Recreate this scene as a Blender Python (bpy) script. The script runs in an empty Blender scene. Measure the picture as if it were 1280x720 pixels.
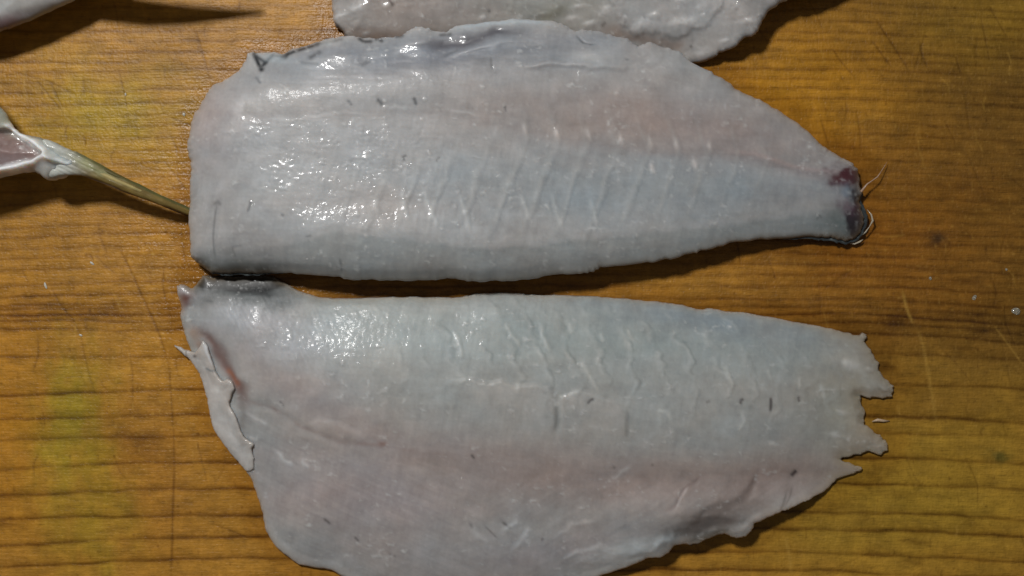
import bpy, math
import numpy as np

# ------------------------------------------------------------------ camera, world, lamp, exposure
S = 0.0002                     # metres per layout unit (the photographed strip is 1280 x 720 units = 256 x 144 mm)
CAM_H = 0.30
sc = bpy.context.scene
cam_d = bpy.data.cameras.new("camera")
cam_d.sensor_width = 36.0
cam_d.lens = 36.0 * CAM_H / (1280 * S)
cam_d.clip_start = 0.01
cam_d.clip_end = 20.0
cam_d.dof.use_dof = True
cam_d.dof.focus_distance = CAM_H - 0.006
cam_d.dof.aperture_fstop = 9.0
cam = bpy.data.objects.new("camera", cam_d)
cam.location = (0, 0, CAM_H)
sc.collection.objects.link(cam)
sc.camera = cam

w = bpy.data.worlds.new("World")
sc.world = w
w.use_nodes = True
w.node_tree.nodes["Background"].inputs[0].default_value = (1.0, 0.95, 0.92, 1)
w.node_tree.nodes["Background"].inputs[1].default_value = 0.085

ld = bpy.data.lights.new("kitchen_lamp", 'AREA')
ld.shape = 'DISK'
ld.size = 0.075
ld.energy = 2.7
ld.color = (1.0, 0.985, 0.96)
lo = bpy.data.objects.new("kitchen_lamp", ld)
lo.location = (-0.18, 0.28, 0.50)
from mathutils import Vector
lo.rotation_euler = (Vector((0, 0, 0)) - Vector(lo.location)).to_track_quat('-Z', 'Y').to_euler()
sc.collection.objects.link(lo)

sc.view_settings.view_transform = 'Standard'
sc.view_settings.look = 'None'
sc.view_settings.exposure = 0.0
sc.view_settings.gamma = 1.0

# ------------------------------------------------------------------ numeric helpers
_tab = {}
def perlin(x, y, seed=0):
    if seed not in _tab:
        a = np.random.default_rng(seed + 77).random((256, 256)) * 2 * np.pi
        _tab[seed] = (np.cos(a), np.sin(a))
    gx, gy = _tab[seed]
    xi = np.floor(x).astype(np.int64); yi = np.floor(y).astype(np.int64)
    fx = x - xi; fy = y - yi
    u = fx * fx * fx * (fx * (fx * 6 - 15) + 10); v = fy * fy * fy * (fy * (fy * 6 - 15) + 10)
    x0 = xi & 255; x1 = (xi + 1) & 255; y0 = yi & 255; y1 = (yi + 1) & 255
    n00 = gx[x0, y0] * fx + gy[x0, y0] * fy
    n10 = gx[x1, y0] * (fx - 1) + gy[x1, y0] * fy
    n01 = gx[x0, y1] * fx + gy[x0, y1] * (fy - 1)
    n11 = gx[x1, y1] * (fx - 1) + gy[x1, y1] * (fy - 1)
    return (n00 * (1 - u) + n10 * u) * (1 - v) + (n01 * (1 - u) + n11 * u) * v * 1.0

def fbm(x, y, cx, cy, seed, octs=4, ang=0.0, gain=0.5):
    a = math.radians(ang)
    xr = (x * math.cos(a) + y * math.sin(a)) / cx
    yr = (-x * math.sin(a) + y * math.cos(a)) / cy
    s = 0; amp = 1.0; tot = 0
    for o in range(octs):
        s = s + amp * perlin(xr + 13.7 * o + seed * 3.1, yr + 7.3 * o + seed * 1.7, seed + o)
        tot += amp; amp *= gain
        xr, yr = xr * 2.03, yr * 2.03
    return s / tot * 1.6

def ss(a, b, x):
    t = np.clip((x - a) / (b - a), 0, 1)
    return t * t * (3 - 2 * t)

def catmull(p, n, closed=True):
    p = np.array(p, float); out = []
    N = len(p); rng = range(N if closed else N - 1)
    for i in rng:
        if closed:
            a, b, c, d = p[i - 1], p[i], p[(i + 1) % N], p[(i + 2) % N]
        else:
            a, b, c, d = p[max(i - 1, 0)], p[i], p[i + 1], p[min(i + 2, N - 1)]
        for k in range(n):
            t = k / n
            cr = 0.5 * (2 * b + (c - a) * t + (2 * a - 5 * b + 4 * c - d) * t * t + (3 * b - a - 3 * c + d) * t ** 3)
            lin = b + (c - b) * t
            out.append(0.6 * cr + 0.4 * lin)
    if not closed: out.append(p[-1])
    return np.array(out)

def seg_dist(X, Y, P, closed=False):
    """distance to a polyline, and the parameter (0..1) along it"""
    Q = np.roll(P, -1, 0) if closed else P[1:]
    A = P if closed else P[:-1]
    best = np.full(X.shape, 1e18); tt = np.zeros(X.shape)
    M = len(A)
    for i in range(M):
        dx, dy = Q[i] - A[i]; L = dx * dx + dy * dy + 1e-12
        t = np.clip(((X - A[i, 0]) * dx + (Y - A[i, 1]) * dy) / L, 0, 1)
        d = (X - A[i, 0] - t * dx) ** 2 + (Y - A[i, 1] - t * dy) ** 2
        m = d < best
        best = np.where(m, d, best)
        if not closed: tt = np.where(m, (i + t) / M, tt)
    return np.sqrt(best), tt

def inside(X, Y, P):
    ins = np.zeros(X.shape, bool)
    for i in range(len(P)):
        x1, y1 = P[i - 1]; x2, y2 = P[i]
        if y1 == y2: continue
        c = ((y1 > Y) != (y2 > Y)) & (X < (x2 - x1) * (Y - y1) / (y2 - y1) + x1)
        ins ^= c
    return ins

def sdf_poly(X, Y, P):
    d, _ = seg_dist(X, Y, P, True)
    return np.where(inside(X, Y, P), d, -d)

def blur(a, r):
    n = int(3 * r + 1); k = np.exp(-0.5 * (np.arange(-n, n + 1) / r) ** 2); k /= k.sum()
    a = np.pad(a, n, mode='edge')
    F = lambda v: np.convolve(v, k, 'valid')
    a = np.apply_along_axis(F, 0, a); return np.apply_along_axis(F, 1, a)

class Field:
    """a raster over part of the layout, with colour (linear), height (mm) and wetness channels"""
    def __init__(s, x0, y0, x1, y1, step, col):
        s.step = step
        s.xs = np.arange(x0, x1 + step, step); s.ys = np.arange(y0, y1 + step, step)
        s.X, s.Y = np.meshgrid(s.xs, s.ys)
        s.WX = s.X + 5 * fbm(s.X, s.Y, 26, 26, 901, 2); s.WY = s.Y + 5 * fbm(s.X, s.Y, 26, 26, 911, 2)
        s.col = np.ones(s.X.shape + (3,)) * np.array(col)
        s.h = np.zeros(s.X.shape); s.wet = np.full(s.X.shape, 0.35)
    def mix(s, c, m):
        m = np.clip(m, 0, 1)[..., None]
        s.col = s.col * (1 - m) + np.array(c) * m
    def mul(s, c, m):
        m = np.clip(m, 0, 1)[..., None]
        s.col = s.col * (1 - m + np.array(c) * m)
    def blob(s, x, y, rx, ry, ang=0, warp=0.35, p=1.0):
        a = math.radians(ang); dx = s.X - x; dy = s.Y - y
        u = (dx * math.cos(a) + dy * math.sin(a)) / rx; v = (-dx * math.sin(a) + dy * math.cos(a)) / ry
        r = np.sqrt(u * u + v * v) + warp * fbm(s.X, s.Y, rx * 0.5 + 6, ry * 0.5 + 6, int(x + y) % 97, 3)
        return np.exp(-np.clip(r, 0, None) ** 2 * p)
    def line(s, pts, wd, taper=True, warp=True, soft=2.0):
        P = catmull(pts, 4, False)
        pad = wd * 3 + 8
        j0, j1 = np.searchsorted(s.xs, [P[:, 0].min() - pad, P[:, 0].max() + pad])
        i0, i1 = np.searchsorted(s.ys, [P[:, 1].min() - pad, P[:, 1].max() + pad])
        m = np.zeros(s.X.shape)
        if j1 <= j0 or i1 <= i0: return m
        XX, YY = (s.WX, s.WY) if warp else (s.X, s.Y)
        d, t = seg_dist(XX[i0:i1, j0:j1], YY[i0:i1, j0:j1], P)
        g = np.exp(-(d / wd) ** soft)
        if taper: g = g * np.clip(np.sin(np.pi * np.clip(t, 0.03, 0.97)) * 1.6, 0, 1)
        m[i0:i1, j0:j1] = g
        return m

def new_mesh(name, co, faces, mat, cols=None, wets=None, parent=None):
    me = bpy.data.meshes.new(name)
    n = len(faces)
    me.vertices.add(len(co)); me.vertices.foreach_set("co", co.astype(np.float32).ravel())
    me.loops.add(n * 4); me.loops.foreach_set("vertex_index", faces.astype(np.int32).ravel())
    me.polygons.add(n)
    me.polygons.foreach_set("loop_start", (np.arange(n) * 4).astype(np.int32))
    me.polygons.foreach_set("loop_total", np.full(n, 4, np.int32))
    me.polygons.foreach_set("use_smooth", np.ones(n, bool))
    me.update(calc_edges=True)
    if cols is not None:
        a = me.attributes.new("tint", 'FLOAT_COLOR', 'POINT')
        a.data.foreach_set("color", np.c_[cols, np.ones(len(cols))].astype(np.float32).ravel())
    if wets is not None:
        a = me.attributes.new("wet", 'FLOAT', 'POINT')
        a.data.foreach_set("value", wets.astype(np.float32).ravel())
    me.validate()
    me.materials.append(mat)
    o = bpy.data.objects.new(name, me)
    sc.collection.objects.link(o)
    if parent: o.parent = parent
    return o

FISH_K = 0.90
def flesh_texture(F, s):
    X, Y = F.X, F.Y
    v = fbm(X + 0.18 * (Y - 300), Y, 5.5, 42, s, 3); c = fbm(F.WX, F.WY, 30, 22, s + 1, 5, 0, 0.62); g = perlin(X / 3.1, Y / 3.4, s + 2)
    F.col *= (1 + 0.07 * v + 0.20 * c + 0.05 * g)[..., None]
    warm = fbm(X, Y, 80, 50, s + 3, 3)
    F.col *= (1 + warm[..., None] * np.array((0.06, -0.005, -0.05)))
    fl = np.clip(fbm(X, Y, 11, 8, s + 4, 3) + 0.5 * fbm(X, Y, 60, 40, s + 5, 2) - 0.40, 0, 1)
    F.mix((0.66, 0.67, 0.67), fl * 1.1)  # pale flesh flecks, partly small glints painted into the colour
    F.h += 0.025 * v + 0.35 * fl
    F.wet = F.wet + 0.25 * np.clip(fbm(X, Y, 40, 26, s + 6, 3), -0.3, 1)

def thin_rim(F, d, w, k, c=(0.34, 0.235, 0.12)):
    F.mix(c, np.exp(-(d / w) ** 1.3) * k)

def slab(name, F, f, ztop, zbot, mat, parent=None, colb=None, shrink=1.0):
    """closed solid over f>0 : upper surface ztop(mm), lower surface zbot(mm), met at the rim"""
    ny, nx = f.shape
    ins = f > 0
    cell = ins[:-1, :-1] | ins[1:, :-1] | ins[:-1, 1:] | ins[1:, 1:]
    used = np.zeros_like(ins)
    used[:-1, :-1] |= cell; used[1:, :-1] |= cell; used[:-1, 1:] |= cell; used[1:, 1:] |= cell
    gy, gx = np.gradient(f, F.step); g2 = np.maximum(gx * gx + gy * gy, 0.25)
    out = used & ~ins
    mv = np.clip(-f / g2, 0, 1.6 * F.step / np.sqrt(g2))
    X = F.X + np.where(out, mv * gx, 0); Y = F.Y + np.where(out, mv * gy, 0)
    idx = np.full(f.shape, -1, np.int64); n = int(used.sum()); idx[used] = np.arange(n)
    rim = out
    zt = np.where(rim, 0.5 * (ztop + zbot), ztop)[used]; zb = np.where(rim, 0.5 * (ztop + zbot), zbot)[used]
    x = (X[used] - 640) * S * shrink; y = (360 - Y[used]) * S * shrink
    # the rim vertices are shared by both surfaces
    idb = np.full(f.shape, -1, np.int64); low = used & ~rim; nb = int(low.sum())
    idb[low] = n + np.arange(nb); idb[rim] = idx[rim]
    sel = low[used]
    co = np.concatenate([np.c_[x, y, zt * 0.001], np.c_[x[sel], y[sel], zb[sel] * 0.001]])
    ci, cj = np.nonzero(cell)
    top = np.c_[idx[ci, cj], idx[ci + 1, cj], idx[ci + 1, cj + 1], idx[ci, cj + 1]]
    q = [idb[ci, cj], idb[ci, cj + 1], idb[ci + 1, cj + 1], idb[ci + 1, cj]]
    bot = np.c_[q[0], q[1], q[2], q[3]]
    allrim = rim[ci, cj] & rim[ci + 1, cj] & rim[ci + 1, cj + 1] & rim[ci, cj + 1]
    faces = np.concatenate([top, bot[~allrim]])
    c = np.clip(F.col[used] * FISH_K, 0, 1); cb = c[sel] * (0.9 if colb is None else 0) + (0 if colb is None else np.array(colb))
    wv = F.wet[used]
    return new_mesh(name, co, faces, mat, np.concatenate([c, cb]), np.concatenate([wv, wv[sel]]), parent)

def empty(name, x, y, label, cat, group=None):
    o = bpy.data.objects.new(name, None)
    o.empty_display_size = 0.01
    sc.collection.objects.link(o)
    o['label'] = label; o['category'] = cat
    if group: o['group'] = group
    return o

def tag(o, label, cat, group=None):
    o['label'] = label; o['category'] = cat
    if group: o['group'] = group

def tube(name, pts, rad, mat, parent=None, flat=1.0, n=8, tint=(0.4, 0.4, 0.4)):
    """pts: (x, y layout, z mm), rad in mm; a tapered round or flattened strand"""
    P = np.array([((p[0] - 640) * S * (1 - p[2] / 300), (360 - p[1]) * S * (1 - p[2] / 300), p[2] * 0.001) for p in pts])
    R = np.array(rad) * 0.001
    co = []; 
    for i in range(len(P)):
        t = P[min(i + 1, len(P) - 1)] - P[max(i - 1, 0)]; t /= np.linalg.norm(t)
        s_ = np.cross(t, [0, 0, 1.0]); s_ /= np.linalg.norm(s_); u = np.cross(s_, t)
        for k in range(n):
            a = 2 * math.pi * k / n
            co.append(P[i] + R[i] * (math.cos(a) * s_ + flat * math.sin(a) * u))
    f = []
    for i in range(len(P) - 1):
        for k in range(n):
            f.append((i * n + k, i * n + (k + 1) % n, (i + 1) * n + (k + 1) % n, (i + 1) * n + k))
    c0 = len(co); co.append(P[0]); co.append(P[-1])
    for k in range(0, n, 2):
        f.append((c0, (k + 2) % n, k + 1, k)); b = (len(P) - 1) * n
        f.append((c0 + 1, b + k, b + k + 1, b + (k + 2) % n))
    co = np.array(co)
    return new_mesh(name, co, np.array(f), mat, np.tile(np.array(tint), (len(co), 1)), np.full(len(co), 0.3), parent)

# ------------------------------------------------------------------ materials
def flesh_material(name, sss=0.85, rough=0.42, coat=0.8, bump=1.0, var=0.10):
    m = bpy.data.materials.new(name); m.use_nodes = True
    nt = m.node_tree; N = nt.nodes; L = nt.links
    b = N["Principled BSDF"]
    at = N.new("ShaderNodeAttribute"); at.attribute_name = "tint"
    wt = N.new("ShaderNodeAttribute"); wt.attribute_name = "wet"
    tc = N.new("ShaderNodeTexCoord")
    n1 = N.new("ShaderNodeTexNoise"); n1.inputs["Scale"].default_value = 260; n1.inputs["Detail"].default_value = 6
    n1.inputs["Roughness"].default_value = 0.65
    mr = N.new("ShaderNodeMapRange"); mr.inputs[1].default_value = 0.25; mr.inputs[2].default_value = 0.75
    mr.inputs[3].default_value = 1 - var; mr.inputs[4].default_value = 1 + var
    mx = N.new("ShaderNodeVectorMath"); mx.operation = 'SCALE'
    L.new(tc.outputs["Object"], n1.inputs["Vector"]); L.new(n1.outputs[0], mr.inputs[0])
    L.new(at.outputs["Color"], mx.inputs[0]); L.new(mr.outputs[0], mx.inputs["Scale"])
    L.new(mx.outputs[0], b.inputs["Base Color"])
    n2 = N.new("ShaderNodeTexNoise"); n2.inputs["Scale"].default_value = 1000; n2.inputs["Detail"].default_value = 3
    n3 = N.new("ShaderNodeTexNoise"); n3.inputs["Scale"].default_value = 330; n3.inputs["Detail"].default_value = 3
    L.new(tc.outputs["Object"], n2.inputs["Vector"]); L.new(tc.outputs["Object"], n3.inputs["Vector"])
    mu = N.new("ShaderNodeMath"); mu.operation = 'MULTIPLY'
    mu.inputs[1].default_value = 0.12; L.new(n2.outputs[0], mu.inputs[0])
    ad = N.new("ShaderNodeMath"); ad.operation = 'MULTIPLY_ADD'
    L.new(n3.outputs[0], ad.inputs[0]); ad.inputs[1].default_value = 0.42; L.new(mu.outputs[0], ad.inputs[2])
    wr = N.new("ShaderNodeTexNoise"); wr.inputs["Scale"].default_value = 700; wr.inputs["Detail"].default_value = 2
    L.new(tc.outputs["Object"], wr.inputs["Vector"])
    wm = N.new("ShaderNodeVectorMath"); wm.operation = 'MULTIPLY_ADD'; wm.inputs[1].default_value = (0.0016, 0.0016, 0.0016)
    L.new(wr.outputs["Color"], wm.inputs[0]); L.new(tc.outputs["Object"], wm.inputs[2])
    vo = N.new("ShaderNodeTexVoronoi"); vo.inputs["Scale"].default_value = 520
    L.new(wm.outputs[0], vo.inputs["Vector"])
    dm = N.new("ShaderNodeMapRange"); dm.interpolation_type = 'SMOOTHSTEP'; dm.inputs[1].default_value = 0.0; dm.inputs[2].default_value = 0.45
    dm.inputs[3].default_value = 1.0; dm.inputs[4].default_value = 0.0
    L.new(vo.outputs["Distance"], dm.inputs[0])
    sx = N.new("ShaderNodeSeparateColor"); L.new(vo.outputs["Color"], sx.inputs[0])
    inv = N.new("ShaderNodeMath"); inv.operation = 'MULTIPLY_ADD'; inv.inputs[1].default_value = -0.62; inv.inputs[2].default_value = 1.05
    L.new(wt.outputs["Fac"], inv.inputs[0])
    gt = N.new("ShaderNodeMath"); gt.operation = 'GREATER_THAN'; L.new(sx.outputs[0], gt.inputs[0]); L.new(inv.outputs[0], gt.inputs[1])
    dmm = N.new("ShaderNodeMath"); dmm.operation = 'MULTIPLY'; L.new(dm.outputs[0], dmm.inputs[0]); L.new(gt.outputs[0], dmm.inputs[1])
    dsz = N.new("ShaderNodeMath"); dsz.operation = 'MULTIPLY'; L.new(dmm.outputs[0], dsz.inputs[0]); L.new(sx.outputs[1], dsz.inputs[1])
    tot = N.new("ShaderNodeMath"); tot.operation = 'ADD'; L.new(ad.outputs[0], tot.inputs[0]); L.new(dsz.outputs[0], tot.inputs[1])
    bp = N.new("ShaderNodeBump"); bp.inputs["Strength"].default_value = 1.0
    bp.inputs["Distance"].default_value = 0.00042 * bump
    L.new(tot.outputs[0], bp.inputs["Height"])
    L.new(bp.outputs[0], b.inputs["Coat Normal"])
    bp2 = N.new("ShaderNodeBump"); bp2.inputs["Strength"].default_value = 1.0
    bp2.inputs["Distance"].default_value = 0.00006 * bump
    L.new(ad.outputs[0], bp2.inputs["Height"]); L.new(bp2.outputs[0], b.inputs["Normal"])
    b.inputs["Roughness"].default_value = rough
    b.inputs["Specular IOR Level"].default_value = 0.3
    sv = N.new("ShaderNodeSeparateColor"); L.new(at.outputs["Color"], sv.inputs[0])
    sm = N.new("ShaderNodeMapRange"); sm.inputs[1].default_value = 0.06; sm.inputs[2].default_value = 0.27
    sm.inputs[3].default_value = 0.04; sm.inputs[4].default_value = sss
    L.new(sv.outputs[1], sm.inputs[0]); L.new(sm.outputs[0], b.inputs["Subsurface Weight"])
    b.inputs["Subsurface Radius"].default_value = (1.0, 0.75, 0.6)
    b.inputs["Subsurface Scale"].default_value = 0.0028
    cw = N.new("ShaderNodeMapRange"); cw.inputs[1].default_value = 0.05; cw.inputs[2].default_value = 0.6
    cw.inputs[3].default_value = 0.12 * coat; cw.inputs[4].default_value = coat
    L.new(wt.outputs["Fac"], cw.inputs[0]); L.new(cw.outputs[0], b.inputs["Coat Weight"])
    b.inputs["Coat Roughness"].default_value = 0.09
    b.inputs["Coat IOR"].default_value = 1.36
    return m

M_FLESH = flesh_material("fish_flesh")
M_MEMB = flesh_material("fish_membrane", sss=0.4, rough=0.35, bump=0.6, var=0.05)
M_SKIN = flesh_material("fish_skin", sss=0.0, rough=0.3, bump=1.3, var=0.35)
M_RAY = flesh_material("fin_ray", sss=0.2, rough=0.45, coat=0.35, bump=1.0, var=0.3)

def wood_material():
    m = bpy.data.materials.new("oiled_board_wood"); m.use_nodes = True
    nt = m.node_tree; N = nt.nodes; L = nt.links
    b = N["Principled BSDF"]
    at = N.new("ShaderNodeAttribute"); at.attribute_name = "tint"
    wt = N.new("ShaderNodeAttribute"); wt.attribute_name = "wet"
    tc = N.new("ShaderNodeTexCoord")
    mp = N.new("ShaderNodeMapping"); mp.inputs["Scale"].default_value = (140, 1500, 400)
    L.new(tc.outputs["Object"], mp.inputs[0])
    n1 = N.new("ShaderNodeTexNoise"); n1.inputs["Scale"].default_value = 1; n1.inputs["Detail"].default_value = 5
    L.new(mp.outputs[0], n1.inputs["Vector"])
    mp2 = N.new("ShaderNodeMapping"); mp2.inputs["Scale"].default_value = (900, 380, 400)
    L.new(tc.outputs["Object"], mp2.inputs[0])
    n2 = N.new("ShaderNodeTexNoise"); n2.inputs["Scale"].default_value = 1; n2.inputs["Detail"].default_value = 4
    L.new(mp2.outputs[0], n2.inputs["Vector"])
    ad = N.new("ShaderNodeMath"); ad.operation = 'ADD'
    L.new(n1.outputs[0], ad.inputs[0]); L.new(n2.outputs[0], ad.inputs[1])
    mr = N.new("ShaderNodeMapRange"); mr.inputs[1].default_value = 0.6; mr.inputs[2].default_value = 1.4
    mr.inputs[3].default_value = 0.88; mr.inputs[4].default_value = 1.12
    L.new(ad.outputs[0], mr.inputs[0])
    mp4 = N.new("ShaderNodeMapping"); mp4.inputs["Scale"].default_value = (330, 4200, 400); mp4.inputs["Rotation"].default_value = (0, 0, 0.01)
    L.new(tc.outputs["Object"], mp4.inputs[0])
    n4 = N.new("ShaderNodeTexNoise"); n4.inputs["Scale"].default_value = 1; n4.inputs["Detail"].default_value = 3
    L.new(mp4.outputs[0], n4.inputs["Vector"])
    pr = N.new("ShaderNodeMapRange"); pr.inputs[1].default_value = 0.56; pr.inputs[2].default_value = 0.72
    pr.inputs[3].default_value = 1.0; pr.inputs[4].default_value = 0.62
    L.new(n4.outputs[0], pr.inputs[0])
    pm = N.new("ShaderNodeMath"); pm.operation = 'MULTIPLY'; L.new(mr.outputs[0], pm.inputs[0]); L.new(pr.outputs[0], pm.inputs[1])
    mx = N.new("ShaderNodeVectorMath"); mx.operation = 'SCALE'
    L.new(at.outputs["Color"], mx.inputs[0]); L.new(pm.outputs[0], mx.inputs["Scale"])
    L.new(mx.outputs[0], b.inputs["Base Color"])
    n3 = N.new("ShaderNodeTexNoise"); n3.inputs["Scale"].default_value = 1500; n3.inputs["Detail"].default_value = 3
    L.new(tc.outputs["Object"], n3.inputs["Vector"])
    a2 = N.new("ShaderNodeMath"); a2.operation = 'ADD'
    L.new(ad.outputs[0], a2.inputs[0]); L.new(n3.outputs[0], a2.inputs[1])
    bp = N.new("ShaderNodeBump"); bp.inputs["Strength"].default_value = 1.0; bp.inputs["Distance"].default_value = 0.00013
    L.new(a2.outputs[0], bp.inputs["Height"]); L.new(bp.outputs[0], b.inputs["Normal"])
    L.new(wt.outputs["Fac"], b.inputs["Roughness"])
    b.inputs["Specular IOR Level"].default_value = 0.24
    return m
M_WOOD = wood_material()

MID = [(311,66),(322,66),(340,65),(355,67),(365,62),(380,58),(400,51),(425,46),(440,44),(455,47),(475,47),(500,45),(507,40),(520,34),(535,35),(545,39),(558,40),(563,36),(572,32),(600,28),
       (640,24),(690,26),(705,31),(718,38),(730,37),(750,40),(770,46),(785,48),(798,58),(810,52),(830,59),(848,64),(862,76),(885,88),(905,99),(920,110),(945,122),(970,134),(985,143),(1010,160),
       (1030,180),(1040,187),(1055,195),(1070,203),(1077,212),(1079,230),(1081,240),(1078,250),(1080,262),(1084,272),(1082,284),(1074,297),(1062,301),(1050,299),(1035,297),(1015,296),(960,299),
       (920,303),(880,313),(860,318),(830,325),(800,330),(750,335),(740,340),(720,343),(690,343),(660,350),(620,352),(590,352),(565,348),(540,350),(500,351),(460,350),(440,350),(420,346),
       (380,343),(345,341),(320,343),(300,341),(280,342),(265,341),(250,331),(240,322),(237,310),(236,280),(237,250),(238,220),(238,205),(235,190),(233,178),(237,170),(239,150),(248,135),
       (256,120),(266,107),(285,98),(298,88),(305,78)]
LOW = [(243,352),(249,344),(262,347),(280,345),(300,345),(320,343),(335,345),(350,352),(370,363),(395,371),(430,373),(470,372),(520,371),(560,372),(582,370),(600,366),(630,365),(650,367),(670,369),(730,369),
       (760,372),(800,375),(830,378),(850,380),(878,387),(890,386),(905,388),(940,392),(980,399),(1015,406),(1050,413),(1070,418),(1080,420),(1086,415),(1090,420),(1087,427),(1092,435),(1097,445),
       (1105,455),(1106,465),(1112,472),(1122,482),(1125,485),(1121,497),(1110,499),(1090,499),(1078,495),(1084,505),(1086,520),(1087,530),(1092,537),(1105,545),(1112,552),(1114,565),(1108,572),
       (1098,568),(1090,567),(1075,571),(1056,577),(1070,582),(1085,588),(1075,594),(1055,600),(1045,608),(1035,617),(1010,627),(990,635),(970,642),(952,650),(943,655),(940,662),(933,669),(925,672),
       (915,671),(905,667),(890,671),(870,680),(855,680),(843,682),(836,690),(825,697),(812,697),(800,703),(780,712),(765,718),(740,728),(700,745),(620,757),(540,760),(480,750),(440,733),(412,718),
       (395,714),(370,710),(350,696),(337,682),(327,663),(324,645),(318,625),(310,602),(295,578),(277,555),(265,535),(260,518),(256,495),(250,470),(243,458),(234,440),(228,425),(223,410),(220,395),(222,385),
       (218,372),(215,358),(222,355),(235,360)]
TOP = [(405,-150),(408,-60),(411,-20),(412,0),(413,12),(414,24),(418,32),(425,35),(428,42),(440,49),(480,54),(540,52),(600,48),(680,44),(740,52),(800,66),(830,74),(862,80),(868,77),(885,74),(900,66),(918,60),
       (928,50),(940,47),(945,42),(950,31),(955,22),(968,10),(985,2),(1000,0),(1018,-5),(1040,-16),(1052,-22),(1075,-34),(1090,-60),(1060,-110),(980,-150),(860,-170),(600,-175)]
# ------------------------------------------------------------------ the cutting board
def build_board():
    fx = np.arange(-50, 1330.1, 1.6); fy = np.arange(-50, 770.1, 1.6)
    def ext(a, lo, hi):
        l = np.concatenate([[lo, lo + 3, lo + 7, lo + 13, lo + 20], np.arange(lo + 50, a[0] - 20, 40)])
        h = np.concatenate([np.arange(a[-1] + 40, hi - 40, 40), [hi - 20, hi - 13, hi - 7, hi - 3, hi]])
        return np.concatenate([l, a, h])
    xs = ext(fx, -560, 1840); ys = ext(fy, -540, 1260)
    F = Field(0, 0, 4, 4, 2, (0, 0, 0))
    F.xs, F.ys = xs, ys; F.X, F.Y = np.meshgrid(xs, ys)
    X, Y = F.X, F.Y
    F.WX = X + 4 * fbm(X, Y, 30, 30, 5, 2); F.WY = Y + 2 * fbm(X, Y, 30, 30, 6, 2)
    F.h = np.zeros(X.shape)
    # base: warm oiled softwood, colour drifting over the board, vignetting painted in
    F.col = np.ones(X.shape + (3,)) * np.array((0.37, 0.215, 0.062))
    F.mix((0.15, 0.092, 0.032), ss(860, 1200, X) * 0.95 * ss(600, 430, Y))  # browner wood to the right, with vignetting and light falloff painted in
    F.mix((0.40, 0.225, 0.035), F.blob(1010, 110, 110, 80))
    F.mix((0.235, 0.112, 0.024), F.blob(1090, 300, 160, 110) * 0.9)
    F.mix((0.24, 0.165, 0.04), F.blob(1240, 20, 110, 60) * 0.8)
    F.mix((0.31, 0.235, 0.055), F.blob(1150, 630, 240, 130) * 0.85)
    F.mix((0.38, 0.20, 0.035), F.blob(10, 520, 70, 150) * 0.8)
    F.mix((0.33, 0.175, 0.052), F.blob(170, 590, 75, 90) * 0.8)
    F.mix((0.25, 0.225, 0.035), F.blob(88, 520, 40, 80, 8, 0.8) * 0.85)
    F.mix((0.27, 0.24, 0.035), F.blob(112, 640, 52, 90, -5, 0.8) * 0.55)
    F.mix((0.33, 0.27, 0.030), F.blob(135, 150, 110, 60, 0, 0.6) * 0.85)
    F.mix((0.40, 0.225, 0.078), F.blob(205, 250, 80, 70) * 0.6)
    big = fbm(X, Y, 160, 60, 21, 4)
    F.col *= (1 + 0.22 * big)[..., None]
    mott = fbm(X, Y, 26, 14, 22, 4)
    F.col *= (1 + 0.34 * mott)[..., None]
    # annual rings: (height at left, height at right, strength)
    R = [(-30,-20,.4),(-16,-6,.4),(-4,8,.4),(10,18,.35),(24,30,.4),(40,44,.5),(52,54,.4),(67,66,.55),(79,76,.5),(91,88,.45),(103,100,.4),(115,112,.5),
         (133,126,.5),(147,142,.4),(160,155,.4),(176,170,.4),(192,186,.35),(208,203,.4),(225,218,.35),(241,232,.35),(256,247,.4),(272,262,.4),
         (286,276,.35),(298,290,.5),(313,303,.45),(326,320,.5),(340,334,.45),(358,346,.5),(371,360,.6),(382,378,.6),(387,389,.6),(395,400,.95),(402,411,.7),
         (413,423,.7),(450,444,.6),(496,481,.8),(525,524,.85),(552,542,.6),(586,573,.9),(621,606,.8),(651,644,.85),(682,664,.8),(709,694,.8),(738,716,.8),(765,748,.7)]
    wob = 6.0 * fbm(X, Y, 330, 90, 31, 3) + 2.6 * fbm(X, Y, 45, 30, 32, 3)
    u = X / 1280
    for k, (yl, yr, st) in enumerate(R):
        yc = yl + (yr - yl) * u - 34 * u * (1 - u) * (0.5 + 0.5 * min(max(yl, 0) / 700, 1)) + 14 * np.clip(u - 0.8, 0, 1) ** 1.5 * 10 * 0.6
        d = Y + wob - yc
        am = 0.72 + 0.95 * fbm(X, Y * 0 + k * 37.0, 150, 9, 40 + k % 7, 5, 0, .62)
        am = np.clip(am, 0.16, 1.5)
        wd = 1.7 + 1.1 * st
        core = np.exp(-np.where(d > 0, (d / 1.5) ** 2, (d / wd) ** 2))
        soft = np.exp(-np.where(d > 0, (d / 3) ** 2, (np.abs(d) / 9) ** 1.3))
        F.mul((0.46, 0.39, 0.30), core * np.clip(st * am * 1.25, 0, 1))
        F.mul((0.62, 0.55, 0.42), soft * np.clip(st * am * 0.9, 0, 1))
        F.h -= 0.035 * core * st * am
    fine = perlin(X / 150, (Y + wob - 14 * u) / 3.6, 61) + 0.6 * perlin(X / 50, (Y + wob) / 2.1, 62)
    zone = 0.22 + 0.65 * np.exp(-((Y - 330) / 130) ** 2) * ss(700, 1000, X) + 0.2 * ss(900, 500, Y) * ss(900, 1100, X)
    F.col *= (1 + 0.20 * fine * zone)[..., None]
    # stains and bruises in the wood
    F.mix((0.035, 0.022, 0.02), F.blob(1172, 298, 13, 8, 0, 0.5) * 0.85)
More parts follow.
